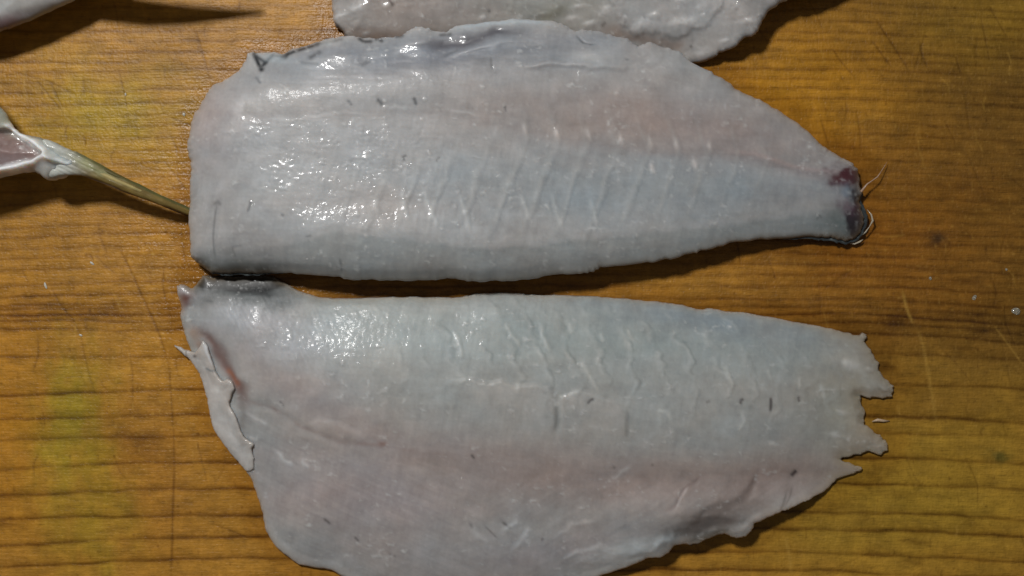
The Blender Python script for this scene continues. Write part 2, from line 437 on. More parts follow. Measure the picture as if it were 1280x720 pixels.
    for (x, y, rx, ry, a) in [(1120,401,24,9,.75),(1106,459,14,7,.7),(1205,436,14,5,.5),(1205,352,20,5,.5),(1225,414,14,6,.45),(1092,594,12,12,.5),(1130,618,30,7,.4),(1085,649,12,5,.35),
                              (1140,677,18,4,.6),(1145,703,16,4,.6),(1215,655,14,5,.5),(165,548,30,8,.55),(190,560,30,18,.35),(140,390,28,5,.4),(8,655,22,6,.6),(5,620,20,6,.4),(1190,90,22,14,.3),(70,95,12,10,.2),(1240,130,20,12,.3)]:
        F.mul((0.35, 0.28, 0.22), F.blob(x, y, rx, ry, 4, 0.8) * a)
    F.mix((0.045, 0.065, 0.03), F.blob(1249, 570, 14, 7, 10, 0.6) * 0.7)
    # knife marks
    cuts = [([(243,35),(252,62),(264,106)],1.5,.55),([(144,300),(162,335),(180,375),(200,420),(214,470)],1.5,.6),([(60,350),(75,380),(92,400),(100,420)],1.3,.45),
            ([(62,100),(70,118),(78,135)],1.5,.5),([(0,83),(30,93),(62,102),(85,114),(100,120)],1.4,.5),([(218,580),(216,640),(214,725)],1.5,.75),([(1093,22),(1115,55),(1140,95)],1.5,.6),
            ([(1040,60),(1052,78),(1070,98)],1.3,.5),([(1180,150),(1190,170),(1196,182)],1.3,.4),([(210,440),(217,545),(218,600)],1.3,.5),([(120,320),(135,335),(145,342)],1.3,.4),
            ([(100,410),(105,440),(112,470),(120,495)],1.2,.4),([(160,430),(166,470),(165,520)],1.2,.4),([(104,95),(105,120)],1.4,.5),([(205,80),(206,100)],1.2,.5),([(300,0),(298,18)],1.4,.6),
            ([(232,335),(228,300),(227,285)],1.3,.4),([(352,30),(345,60)],1.3,.4),([(140,560),(150,590),(160,600)],1.2,.35),([(1172,430),(1200,460),(1215,480)],1.2,.3)]
    for pts, wd, st in cuts:
        mk = F.line(pts, wd, True, False)
        F.mul((0.42, 0.36, 0.3), mk * st); F.h -= 0.09 * mk * st
    light = [([(1128,362),(1133,385),(1142,406)],2.0,.6),([(1146,410),(1154,432),(1166,500),(1170,530)],2.2,.35),([(980,668),(986,690),(990,720)],2.2,.45),([(31,75),(30,110),(32,130)],2.2,.35),
             ([(104,460),(109,480)],2.2,.4),([(1122,505),(1124,520)],2,.4),([(135,160),(140,120)],1.6,.3),([(140,443),(142,455)],1.8,.35)]
    for pts, wd, st in light:
        mk = F.line(pts, wd, True, False)
        F.mix((0.45, 0.32, 0.13), mk * st * .75); F.h += 0.02 * mk
    rng = np.random.default_rng(3)
    for i in range(260):
        x = rng.uniform(-30, 1310); y = rng.uniform(-30, 750)
        if 330 < x < 880 and 80 < y < 640: continue
        a = math.radians(rng.normal(78, 16) if rng.random() < 0.8 else rng.uniform(0, 180)); l = rng.uniform(12, 70)
        b = rng.normal(0, 3)
        pts = [(x, y), (x + math.cos(a) * l / 2 + b, y + math.sin(a) * l / 2), (x + math.cos(a) * l, y + math.sin(a) * l)]
        mk = F.line(pts, rng.uniform(0.9, 1.5), True, False)
        if rng.random() < 0.7:
            F.mul((0.45, 0.4, 0.34), mk * rng.uniform(0.25, 0.65)); F.h -= 0.05 * mk
        else:
            F.mix((0.5, 0.36, 0.15), mk * rng.uniform(0.1, 0.25))
    # small raised specks, fine glints of the grain painted into their pale colour
    speck_zone = F.blob(205, 260, 60, 90, 0, 0.3) + 0.6 * F.blob(190, 480, 60, 110) + 0.35
    pits = np.clip(perlin(X / 4.2, Y / 5.0, 71) - 0.25, 0, 1) * speck_zone
    F.h += 0.06 * pits
    F.mix((0.62, 0.46, 0.22), pits * 1.2)
    pt2 = np.clip(perlin(X / 5.0, Y / 7.0, 73) - 0.35, 0, 1)
    F.mul((0.42, 0.34, 0.27), pt2 * 2.2)
    vert = perlin(X / 3.2, Y / 22.0, 75)
    F.col *= (1 + 0.07 * vert + 0.10 * fbm(X, Y, 9, 7, 77, 3))[..., None]
    F.h += 0.05 * fbm(X, Y, 40, 20, 81, 3) + 0.006 * vert
    rough = np.clip(0.44 + 0.10 * fbm(X, Y, 60, 40, 83, 3) - 0.09 * speck_zone, 0.24, 0.7)
    F.col = np.clip(F.col * np.array((1.14, 0.95, 0.46)), 0.004, 0.8)
    # damp wood round the fish
    for pl, k in ((MID, .8), (LOW, .8), (TOP, .6)):
        sd = sdf_poly(X[::3, ::3], Y[::3, ::3], np.array(pl, float)[::2])
        sd = np.repeat(np.repeat(sd, 3, 0), 3, 1)[:X.shape[0], :X.shape[1]]
        damp = ss(-34, -4, blur(sd[: , :], 3) + 16 * fbm(X, Y, 40, 26, 85, 3)) * k
        F.mul((0.80, 0.74, 0.70), damp); rough = rough * (1 - 0.45 * damp)
    # rounded border, sides and underside
    dx = np.minimum(X - xs[0], xs[-1] - X); dy = np.minimum(Y - ys[0], ys[-1] - Y); d = np.minimum(dx, dy)
    edge = np.clip(1 - d / 20, 0, 1)
    z = (F.h - 4 * (1 - np.sqrt(1 - np.clip(edge, 0, 0.999) ** 2))) * 0.001
    ny, nx = X.shape
    co = np.c_[((X - 640) * S).ravel(), ((360 - Y) * S).ravel(), z.ravel()]
    I = np.arange(nx * ny).reshape(ny, nx)
    fa = np.c_[I[:-1, :-1].ravel(), I[1:, :-1].ravel(), I[1:, 1:].ravel(), I[:-1, 1:].ravel()]
    border = np.concatenate([I[0, :-1], I[:-1, -1], I[-1, :0:-1], I[:0:-1, 0]])
    nb = len(border); base = nx * ny
    low = co[border].copy(); low[:, 2] = -0.022
    cen = np.array([[0, 0, -0.022]]); cen[0, :2] = low[:, :2].mean(0)
    nxt = np.roll(np.arange(nb), -1)
    side = np.c_[border, border[nxt], base + nxt, base + np.arange(nb)]
    if nb % 2: raise RuntimeError
    k = np.arange(0, nb, 2)
    bot = np.c_[np.full(len(k), base + nb), base + k, base + (k + 1) % nb, base + (k + 2) % nb]
    cols = F.col.reshape(-1, 3)
    cols = np.concatenate([cols, cols[border], [[0.3, 0.17, 0.05]]])
    wets = np.concatenate([rough.ravel(), rough.ravel()[border], [0.5]])
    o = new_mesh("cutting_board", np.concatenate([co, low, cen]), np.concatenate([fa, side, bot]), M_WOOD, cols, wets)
    tag(o, "knife-scarred orange-brown wooden cutting board under all the fish", "cutting board")
build_board()

# ------------------------------------------------------------------ fillets
SH = 0.984
def rough_outline(P, amp, seed, n=4):
    Q = catmull(P, n)
    t = np.arange(len(Q)) * 0.7
    Q[:, 0] += amp * perlin(t, t * 0 + 0.5, seed) * 2; Q[:, 1] += amp * perlin(t, t * 0 + 9.5, seed + 1) * 2
    return Q


def roll(d, r):
    q = 1 - np.clip(d / r, 0, 1)
    return np.sqrt(np.clip(1 - q * q, 0, 1))

def build_mid():
    F = Field(215, 8, 1105, 368, 1.5, (0.43, 0.435, 0.44))
    X, Y = F.X, F.Y
    P = rough_outline(MID, 1.3, 101, 5)
    f = sdf_poly(X, Y, P); d = np.maximum(f, 0); f0 = f
    # -- colour
    F.mix((0.41, 0.35, 0.325), F.blob(770, 160, 250, 45, 6) * 0.95)
    F.mix((0.41, 0.345, 0.33), F.blob(900, 175, 150, 38, 14) * 0.7)
    F.mix((0.46, 0.40, 0.39), F.blob(265, 160, 50, 60) * 0.7)
    F.mix((0.25, 0.275, 0.32), F.blob(560, 72, 190, 26, -3) * 0.9)
    F.mix((0.36, 0.40, 0.425), F.blob(640, 235, 280, 46, 2) * 0.8)
    F.mix((0.38, 0.425, 0.455), F.blob(870, 232, 150, 32, -3) * 0.85)
    F.mix((0.42, 0.37, 0.345), F.blob(480, 258, 130, 26) * 0.45)
    F.mix((0.48, 0.48, 0.49), F.blob(430, 190, 150, 55) * 0.4)
    F.mix((0.46, 0.46, 0.42), F.blob(290, 70, 60, 24) * 0.2)
    # lower band, slightly greener and darker
    P2 = catmull([(225,300),(300,318),(380,303),(430,292),(500,298),(560,306),(620,310),(700,303),(760,296),(830,289),(900,282),(960,273),(1040,262)], 5, False)
    yb = np.interp(X, P2[:, 0], P2[:, 1]) + 4 * fbm(X, Y, 30, 30, 111, 2)
    band = ss(-2, 5, Y - yb)
    F.mix((0.31, 0.335, 0.335), band * 0.62 * ss(300, 420, X))
    F.h -= 0.40 * ss(-12, 10, Y - yb) * ss(260, 400, X)
    F.mix((0.50, 0.50, 0.49), np.exp(-((Y - yb + 4) / 5) ** 2) * 0.25)
    # longitudinal seam and septum
    yc = np.interp(X, [236, 380, 470, 560, 700, 830, 900, 940, 990, 1050, 1100], [150, 149, 146, 146, 178, 196, 196, 200, 214, 221, 222]) + 2 * fbm(X, Y, 50, 50, 112, 2)
    seam = np.exp(-((Y - yc) / 6) ** 2)
    F.h -= 0.30 * seam * (0.15 + 0.6 * ss(700, 1000, X)) + 0.25 * np.exp(-((Y - yc) / 22) ** 2)
    F.mul((0.82, 0.74, 0.73), seam * (0.15 + 0.6 * ss(900, 990, X)))
    F.mix((0.52, 0.43, 0.42), np.exp(-((Y - yc + 5) / 3) ** 2) * ss(880, 940, X) * 0.5)
    # muscle blocks: faint slanted bands that turn over at the seam
    ph = (X + 0.35 * (Y - yc) * np.where(Y > yc, 1, -0.9) + 6 * fbm(X, Y, 40, 40, 113, 2)) / 37.0
    saw = ph - np.floor(ph)
    blockm = ss(0.0, 0.75, saw) * (1 - ss(0.85, 1.0, saw))
    amt = np.clip(F.blob(640, 245, 280, 50, 0, 0.4) * 1.0 + F.blob(800, 170, 260, 45, 5, 0.4) * 0.35, 0, 1)
    F.h += 0.08 * blockm * amt
    F.mix((0.56, 0.57, 0.56), np.exp(-((saw - 0.8) / 0.09) ** 2) * amt * 0.38); F.mul((.86, .87, .88), np.exp(-((saw - 0.97) / 0.10) ** 2) * amt * .6)
    for pts in [[(536,240),(541,262),(548,292)],[(575,245),(582,268),(589,295)],[(650,242),(658,262),(664,275)],[(688,244),(696,268),(704,292)],[(474,250),(477,270)],[(505,240),(512,280)],[(733,250),(742,285)]]:
        mk = F.line(pts, 3.2); F.mix((0.58, 0.60, 0.60), mk * 0.45); F.h += 0.12 * mk
    for pts in [[(380,147),(420,146),(468,144)],[(488,140),(515,138)],[(340,155),(400,150)],[(600,150),(560,142)]]:
        mk = F.line(pts, 2); F.mix((0.6, 0.6, 0.6), mk * 0.35); F.h += 0.04 * mk
    for (x, y) in [(656,166),(695,170),(734,172),(774,178),(810,182),(842,184),(883,186),(865,209),(812,212)]:
        mk = F.blob(x, y, 3, 7, -12, 0.3); F.mix((0.66, 0.62, 0.60), mk * 0.6); F.h += 0.28 * mk
    # small dark vessels
    for pts, wd, st in [([(438,129),(444,137)],1.8,.65),([(474,127),(479,133),(482,138)],2.4,.8),([(519,126),(521,130),(523,137)],2.2,.85),([(509,206),(507,200),(512,197)],1.9,.6),([(547,206),(552,199)],1.8,.45),
                    ([(631,136),(633,144)],1.8,.5),([(614,74),(615,84),(617,94)],2.0,.55),([(316,268),(319,260),(321,252)],1.8,.6),([(358,270),(362,273)],2.0,.5),([(271,259),(278,254),(283,260)],2.2,.35),
                    ([(278,252),(274,275),(272,300),(273,330)],1.5,.4),([(554,76),(566,69),(576,64)],2.0,.35),([(780,78),(784,79)],1.6,.4),([(322,98),(331,109)],2.0,.45),([(388,298),(396,296)],1.5,.35),
                    ([(430,322),(431,342)],1.8,.5),([(722,52),(730,58)],1.6,.4),([(300,326),(296,310),(310,308)],1.5,.25),([(1020,276),(1024,270),(1027,274)],1.6,.5)]:
        mk = F.line(pts, wd, True, False); F.mix((0.05, 0.055, 0.06), mk * st * 0.9); F.h -= 0.08 * mk
    F.mix((0.2, 0.18, 0.15), F.blob(315, 141, 8, 5, -20, .5) * 0.4)
    # upper skin fold: hollow with dark streak, pale blue lip
    hol = F.blob(600, 66, 110, 15, -6, 0.4)
    F.h -= 1.2 * hol
    mk = F.line([(520,60),(560,58),(592,52),(620,43),(660,40)], 7); F.mix((0.10, 0.095, 0.11), mk * 0.85); F.h -= 1.0 * mk
    mk = F.line([(562,37),(585,34),(612,30),(660,28),(700,33)], 3.5, True, False); F.mix((0.52, 0.60, 0.66), mk * 0.6); F.h += 0.5 * mk
    mk = F.line([(540,55),(512,58),(500,64)], 4); F.mix((0.5, 0.5, 0.52), mk * 0.4); F.h += 0.4 * mk
    mk = F.line([(555,78),(590,66),(640,56)], 3); F.h += 0.4 * mk; F.mix((0.5, 0.53, 0.57), mk * 0.35)
    mk = F.line([(655,88),(690,85),(740,86),(800,90)], 3.5); F.h += 0.55 * mk; F.mix((0.52, 0.53, 0.54), mk * 0.3)
    mk = F.line([(719,46),(726,56),(745,60)], 2); F.h -= 0.5 * mk; F.mul((.6, .6, .6), mk * .6)
    F.mix((0.62, 0.63, 0.63), F.blob(735, 77, 22, 7, 5, .6) * 0.55)
    F.h += 0.5 * F.blob(740, 70, 60, 14, 5, .4)
    F.mix((0.25, 0.26, 0.27), F.blob(640, 72, 60, 16, -10, 0.6) * 0.45)
    F.mix((0.28, 0.31, 0.34), F.blob(1020, 248, 60, 22, 0) * 0.25)
    # dark skin rim peeping out at the upper left
    dark = [([(318,64),(322,72),(326,80),(329,85)],2.2,1),([(329,85),(333,76),(341,67)],2.0,1),([(320,67),(331,74),(334,76)],1.8,.9),([(341,66),(358,68)],1.8,.7),([(356,68),(360,64)],3,.9),
            ([(360,64),(375,59),(398,52)],2.0,.9),([(390,70),(400,64)],2.4,.6),([(398,53),(426,46)],1.8,.5),([(449,45),(455,49),(463,49)],2.0,.8),([(470,45),(477,48)],2.0,.8),([(495,42),(502,41)],2.2,.7),
            ([(398,78),(380,76)],1.6,.3),([(551,41),(562,40)],2,.6),([(455,79),(462,75)],2,.4)]
    for pts, wd, st in dark:
        pts = [(a + 1, b + 4.5) for a, b in pts]
        mk = F.line(pts, wd * 1.35, False, False) * np.clip(1.1 + .9 * fbm(X, Y, 7, 7, 146, 2), 0, 1); F.mix((0.010, 0.012, 0.016), mk * st); F.h -= 0.1 * mk
    F.mix((0.55, 0.62, 0.66), F.blob(345, 74, 16, 6, 10, .4) * 0.55)
    F.mix((0.56, 0.60, 0.62), F.blob(410, 55, 10, 5, -10, .4) * 0.5)
    # lower-left corner, grey-green skin showing through
    F.mix((0.17, 0.19, 0.185), (F.blob(300, 336, 75, 17, 0, .5)) * 0.85)
    F.mix((0.20, 0.23, 0.22), F.blob(262, 330, 14, 12, 40, .4) * 0.5)
    F.mix((0.015, 0.018, 0.02), np.exp(-(d / 9.0) ** 2) * np.clip(1 + 1.2 * fbm(X, Y, 16, 8, 147, 3), 0, 1) * ss(232, 250, X) * (1 - ss(330, 360, X)) * ss(310, 325, Y))
    # tail stump: red flesh, bluish skin, black rim
    F.mix((0.10, 0.035, 0.04), F.line([(1038,222),(1052,220),(1062,214)], 4) * 0.75)
    F.mix((0.085, 0.028, 0.035), np.clip(F.blob(1060, 220, 22, 12, -5, .8) * 1.5, 0, 1))
    F.mix((0.22, 0.28, 0.35), np.clip(F.blob(1066, 243, 18, 8, 20, .6) * 1.3, 0, 1) * 0.85)
    F.mix((0.55, 0.62, 0.68), F.line([(1058,238),(1068,243),(1076,249)], 2) * 0.7)
    F.mix((0.12, 0.15, 0.15), F.blob(1060, 280, 36, 24, -20, .6) * 0.85)
    F.mix((0.03, 0.025, 0.03), np.clip(F.blob(1073, 270, 14, 34, 6, 1.0) * 1.5, 0, 1)); F.mix((.12,.06,.09), F.blob(1060, 258, 14, 8, 30, .8) * .7); F.mix((.3,.3,.3), np.clip(perlin(X / 5, Y / 5, 145) - .15, 0, 1) * F.blob(1068, 260, 22, 34) * 1.4)
    F.mix((0.05, 0.05, 0.05), np.exp(-(d / 4) ** 2) * ss(930, 1000, X) * ss(270, 290, Y) * 0.85)
    F.mix((0.62, 0.55, 0.42), (F.blob(1086, 276, 5, 12, 0, .4) + F.blob(1072, 304, 6, 3, 0, .4)) * 0.0)
    # fine fibres and pale specks
    fib = fbm(X, Y, 60, 4, 121, 3, 2)
    F.col *= (1 + 0.035 * fib + 0.045 * fbm(X, Y, 45, 35, 122, 4) + 0.02 * perlin(X / 3, Y / 3, 123))[..., None]
    sp = np.clip(perlin(X / 6, Y / 6, 125) + 0.5 * perlin(X / 30, Y / 30, 126) - 0.45, 0, 1)
    F.mix((0.7, 0.72, 0.74), sp * 0.8)
    # -- relief
    F.h += 0.10 * fbm(X, Y, 70, 40, 131, 4) + 0.02 * fib
    beadmask = np.clip(F.blob(425, 203, 150, 40, 4, 0.9) * 1.1 + F.blob(640, 312, 190, 16, -4, 0.4) * 0.8 + F.blob(470, 75, 150, 14, -4, .5) + F.blob(280, 295, 60, 30, 0, .6) * .6 + F.blob(860, 215, 160, 40, 0, .8) * 0.45, 0, 1)
    patch = ss(0.0, 0.22, fbm(F.WX, F.WY, 38, 20, 133, 4, 12))
    beads = perlin(X / 5.2, Y / 4.4, 132) + 0.5 * perlin(X / 11, Y / 8, 134)
    F.h += 0.125 * beads * beadmask * patch + 0.02 * beads
    F.wet = np.clip(0.25 + 0.75 * beadmask * ss(0.1, 0.5, patch) - 0.12 * beadmask * (1 - patch), 0, 1.3)
    flesh_texture(F, 501)
    F.wet -= 0.9 * F.blob(390, 112, 110, 26, -2, .3); F.wet = np.clip(F.wet, 0.03, 1.2)
    thin_rim(F, d, 5, 0.35 * ss(70, 120, Y) + .05)
    # -- solid
    e = 4.6 - 2.4 * ss(880, 1070, X) - 1.0 * ss(420, 250, X) * ss(120, 250, Y) * 0.3 + 2.9 * ss(250, 345, Y) * ss(300, 420, X) * (1 - ss(900, 1020, X))
    thick = 4.2 - 2.4 * ss(800, 1080, X)
    dome = 1 - np.exp(-(d / 27.0) ** 1.3)
    F.h -= 1.1 * F.blob(395, 92, 150, 22, -4, .2); F.h += 2.6 * np.exp(-((Y - 282) / 68) ** 2) * ss(250, 350, X) * (1 - ss(540, 760, X))
    zt = e + 1.6 * roll(d, 20) + thick * blur(dome, 4) + 0.6 * F.h * ss(0, 14, d)
    zb = 0.65 + (e - 0.65) * np.exp(-d / 14.0)
    # upper-left slope turned a little to the lamp side, shaped so that glints fall there
    root = empty("fish_fillet", 0, 0, "plump grey-white fish fillet with pointed dark tail end, lying across the middle of the board", "fish fillet", "raw fish fillets on the board")
    slab("flesh", F, f, zt, zb, M_FLESH, root, None, SH)
    # skin underneath, showing past the flesh at the tail and at two corners
    off = -2.5 + 6.5 * ss(930, 1040, X) * ss(235, 275, Y) + 5.5 * F.blob(300, 338, 60, 26, 8, .3) + 3.5 * F.blob(385, 58, 60, 16, -20, .3) + 3.5 * F.blob(1082, 240, 14, 40, 0, .3)
    off += 1.6 * fbm(X, Y, 9, 9, 141, 3)
    col = F.col.copy()
    F.col = np.ones_like(F.col) * np.array((0.035, 0.042, 0.045))
    F.mix((0.16, 0.19, 0.19), np.clip(fbm(X, Y, 14, 8, 142, 3) * 2, 0, 1) * 0.7)
    fs = np.where(f > 30, 30.0, f) + off
    zs = 0.6 + (e - 0.65) * np.exp(-np.maximum(d, 0) / 14.0)
    sk = slab("skin", F, fs, zs, zs - 0.42, M_SKIN, root, None, SH)
    sk['label'] = "dark grey-blue skin showing as a thin rim"
    F.col = col
    # pale strand torn loose at the tail, and pale gristle on the dark rim
    st = tube("flesh_strand", [(1076,240,3.2),(1084,230,3.2),(1090,226,3.0),(1097,221,2.6),(1101,215,2.2),(1106,207,1.6),(1109,202,1.0)], [.34,.19,.12,.16,.09,.08,.03], M_MEMB, root, tint=(0.40, 0.27, 0.20))
    tube("rim_gristle", [(1084,262,2.4),(1089,268,2.6),(1091,276,2.6),(1087,283,2.4),(1082,290,2.2),(1078,294,2.0)], [.05,.2,.28,.1,.2,.04], M_MEMB, root, tint=(0.42, 0.37, 0.28))
    tube("rim_gristle", [(1062,304,1.4),(1068,305,1.5),(1075,302,1.5),(1079,299,1.3)], [.08,.2,.24,.06], M_MEMB, root, tint=(0.5, 0.42, 0.3))
    for k, pp in enumerate([[(1008,214),(1000,216),(975,208)],]):
        pass
build_mid()


def build_low():
    F = Field(200, 335, 1140, 775, 1.5, (0.43, 0.44, 0.43))
    X, Y = F.X, F.Y
    P = rough_outline(LOW, 0.8, 201, 5)
    tj = np.arange(len(P)) * 0.28; k = ss(1040, 1075, P[:, 0]) * ss(640, 600, P[:, 1]); P[:, 0] += 4 * k * (np.abs(perlin(tj, tj * 0 + .5, 205)) * 2 - .5); P[:, 1] += 3 * k * perlin(tj, tj * 0 + 4.5, 206)
    f = sdf_poly(X, Y, P); d = np.maximum(f, 0)
    F.mix((0.37, 0.425, 0.425), F.blob(650, 415, 400, 46, 3) * 0.85)
    F.mix((0.29, 0.345, 0.38), F.blob(900, 400, 170, 22, 9) * 0.8)
    F.mix((0.47, 0.46, 0.50), F.blob(320, 400, 90, 40, 20) * 0.6)
    F.mix((0.47, 0.395, 0.385), F.blob(380, 490, 120, 32, 28) * 0.6)
    F.mix((0.44, 0.37, 0.345), F.blob(620, 568, 200, 28, 8) * 0.7)
    F.mix((0.40, 0.345, 0.325), F.blob(780, 605, 210, 44, 2) * 0.85)
    F.mix((0.42, 0.35, 0.325), F.blob(960, 600, 80, 32, -18) * 0.8)
    F.mix((0.43, 0.37, 0.37), F.blob(450, 620, 180, 70, 10) * 0.8)
    F.mix((0.45, 0.43, 0.43), F.blob(520, 700, 180, 40) * 0.7)
    F.mix((0.42, 0.40, 0.34), F.blob(1065, 515, 55, 75, 0, .3) * 0.85)
    F.mix((0.44, 0.40, 0.42), F.blob(700, 690, 120, 30, -15) * .5)
    # the two muscle bodies and the crease between them
    yc = np.interp(X, [230, 285, 340, 380, 430, 460, 540, 640, 760, 900, 1000, 1060], [470, 495, 508, 532, 552, 556, 563, 578, 588, 590, 585, 578]) + 3 * fbm(X, Y, 40, 40, 211, 2)
    dz = Y - yc
    F.h += 1.1 * np.exp(-((dz + 70) / 60) ** 2) * ss(280, 450, X)
    F.h -= 0.5 * np.exp(-(dz / 8) ** 2) * ss(520, 380, X) + 0.8 * ss(-14, 26, dz)
    F.mul((0.72, 0.58, 0.55), np.exp(-(dz / 3) ** 2) * (0.6 * ss(270, 300, X) * ss(600, 450, X)) * np.clip(.6 + fbm(X, Y, 30, 30, 216, 2), 0, 1))
    F.mix((0.39, 0.31, 0.285), np.exp(-((dz - 14) / 24) ** 2) * ss(450, 600, X) * 0.45)
    # ledge with rounded lobes
    led = [(560,474),(590,472),(612,478),(628,474),(645,482),(652,480),(668,478),(684,484),(690,494),(691,506),(695,516),(694,530),(691,544)]
    mk_in = ss(-3.5, 3.5, sdf_poly(F.WX * .5 + X * .5, F.WY * .5 + Y * .5, np.array(led + [(690,560),(560,560)], float)))
    F.h += 0.55 * mk_in * ss(540, 620, X) * ss(565, 500, Y); 
    led2 = [(700,495),(725,486),(745,494),(765,500),(778,510),(783,522),(781,545),(780,560),(700,560)]
    m2 = ss(-3.5, 3.5, sdf_poly(F.WX * .5 + X * .5, F.WY * .5 + Y * .5, np.array(led2, float)))
    F.h += 0.45 * m2 * ss(565, 510, Y)
    F.mix((0.47, 0.46, 0.45), (mk_in * ss(560, 620, X) + m2) * 0.35 * ss(565, 500, Y))
    mk = F.line([(694,505),(696,520),(694,540)], 3.5, True, False); F.mul((.7,.68,.66), mk * .7); F.h -= .3 * mk
    mk = F.line([(783,515),(783,548)], 3.5, True, False); F.mul((.74,.72,.7), mk * .7); F.h -= .3 * mk
    lob = [(385,530),(400,522),(425,527),(440,535),(452,538),(456,546),(448,551),(430,549),(410,543),(395,537)]
    m3 = ss(-5, 5, sdf_poly(X, Y, np.array(lob, float))); F.h += 0.4 * m3; F.mix((0.5, 0.46, 0.44), m3 * .35)
    F.mix((0.28, 0.13, 0.09), F.blob(479, 553, 5, 3) * .6)
    # slanted muscle blocks of the back
    ph = (X - 0.45 * (Y - 470) * np.where(Y < 470, 0.9, -0.5) + 16 * fbm(X, Y, 60, 30, 213, 3)) / 36.5
    saw = ph - np.floor(ph)
    amt = np.clip(F.blob(780, 455, 300, 70, 5, 0.35) * 1.1, 0, 1) * (dz < 0)
    amt = amt * np.clip(0.6 + 1.1 * fbm(X, Y, 50, 24, 214, 2), 0, 1)
    F.h += 0.13 * ss(0.0, 0.8, saw) * (1 - ss(0.86, 1.0, saw)) * amt
    F.mix((0.53, 0.55, 0.54), np.exp(-((saw - 0.78) / 0.10) ** 2) * amt * 0.6)
    F.mul((0.76, 0.77, 0.76), np.exp(-((saw - 0.95) / 0.07) ** 2) * amt * 0.5)
    for pts in [[(568,410),(576,430),(580,448)],[(634,404),(640,420),(652,432)],[(674,400),(680,420),(690,440)],[(712,402),(718,418)],[(752,414),(756,430)],[(728,450),(738,475),(745,488)],[(785,412),(795,428)],
                [(998,468),(998,490)],[(1030,478),(1033,500)],[(925,510),(927,525),(920,535)],[(820,508),(832,515),(838,525)],[(960,460),(965,475)],[(905,455),(915,480)]]:
        mk = F.line(pts, 3); F.mix((0.58, 0.60, 0.58), mk * 0.45); F.h += 0.16 * mk
    for pts, wd, st in [([(962,495),(962,505),(961,515)],1.9,.85),([(998,495),(999,503)],1.9,.6),([(923,505),(924,499),(928,498)],2,.7),([(880,502),(886,500)],1.8,.35),([(733,504),(737,499),(742,497)],1.8,.7),
                        ([(990,597),(995,592),(998,589)],3.0,.95),([(985,615),(980,628),(974,640)],1.6,.45),([(992,610),(988,622),(980,634)],1.4,.35),([(589,566),(594,572)],1.8,.6),([(627,650),(634,656),(640,660)],1.8,.55),
                        ([(586,650),(592,660)],1.8,.4),([(405,648),(409,651),(414,655)],1.8,.6),([(443,671),(449,677)],1.6,.5),([(351,500),(357,508)],1.8,.45),([(485,692),(496,696)],1.6,.3),([(676,675),(680,672)],1.8,.35),
                        ([(812,579),(816,580)],2,.35),([(765,581),(768,584)],2,.35),([(248,448),(240,446)],2,.5),([(605,655),(622,672)],1.4,.3)]:
        mk = F.line(pts, wd, True, False); F.mix((0.06, 0.045, 0.045), mk * st); F.h -= 0.08 * mk
    # belly: fibres running down to the right, then up to the right
    low = ss(0, 25, dz)
    a1 = fbm(X, Y, 70, 5, 221, 3, 24); a2 = fbm(X, Y, 70, 5, 222, 3, -32)
    wA = ss(720, 520, X)
    fib = (a1 * wA + a2 * (1 - wA)) * low + fbm(X, Y, 70, 5, 223, 3, 4) * (1 - low) * 0.4
    F.col *= (1 + 0.09 * fib)[..., None]; F.h += 0.05 * fib
    fz = F.blob(330, 400, 110, 45, 30); fb = fbm(X, Y, 30, 4, 224, 3, 62)
    F.h += 0.08 * fb * fz; F.mix((0.6, 0.6, 0.64), np.clip(fb, 0, 1) * fz * 0.5)
    for pts, st in [([(640,690),(652,672),(668,655)],.5),([(625,668),(640,655),(650,648)],.5),([(585,655),(600,668),(616,676)],.3),([(690,672),(720,655),(745,650)],.3),([(340,565),(352,575),(368,582)],.5),([(375,575),(388,585)],.4),
                    ([(300,515),(320,525),(338,532)],.4),([(310,545),(325,548)],.35),([(760,600),(790,580)],.3),([(700,700),(730,688),(760,680)],.35)]:
        mk = F.line(pts, 3.2); F.mix((0.62, 0.63, 0.64), mk * st); F.h += 0.25 * mk
    # folds at the lower right
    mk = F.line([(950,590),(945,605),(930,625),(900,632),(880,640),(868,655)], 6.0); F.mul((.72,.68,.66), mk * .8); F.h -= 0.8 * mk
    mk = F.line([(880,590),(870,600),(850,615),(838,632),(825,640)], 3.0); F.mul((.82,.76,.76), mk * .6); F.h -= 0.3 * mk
    mk = F.line([(865,600),(858,612),(842,625)], 4.0); F.h += 0.3 * mk
    mk = F.line([(905,665),(925,662),(940,650),(955,640)], 4.0, True, False); F.h += 0.5 * mk; F.mix((.55,.5,.48), mk * .35)
    F.mix((0.17, 0.14, 0.125), np.clip(F.blob(880, 654, 56, 17, -22, .5) * 1.4, 0, 1) * 0.8); F.mix((0.05, 0.05, 0.048), np.clip(F.blob(882, 668, 34, 9, -8, .6) * 1.3, 0, 1) * 0.9); F.h -= 1.6 * F.blob(880, 660, 44, 14, -18, .3)  # fold shading painted into the colour, along with the brown translucent flesh
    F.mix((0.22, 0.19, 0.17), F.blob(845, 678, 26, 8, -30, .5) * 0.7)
    F.mix((0.56, 0.59, 0.60), F.blob(785, 686, 48, 11, -12, .5) * 0.85); F.h += 1.4 * F.blob(790, 688, 50, 13, -14, .3)
    mk = F.line([(818,690),(822,678),(838,668),(842,660)], 4); F.h += 0.4 * mk; F.mix((.52,.56,.58), mk * .5)
    mk = F.line([(770,705),(800,700),(820,695)], 2.5); F.mix((.6,.62,.62), mk * .5)
    # dark skin at the upper left corner, blood at the rib edge
    F.mix((0.09, 0.105, 0.105), np.clip(F.blob(298, 364, 66, 18, 3, .5) * 1.3, 0, 1) * 0.9)
    F.mix((0.012, 0.014, 0.015), np.clip(F.blob(296, 355, 64, 13, 0, .7) * 1.7 + F.blob(252, 350, 9, 7), 0, 1))
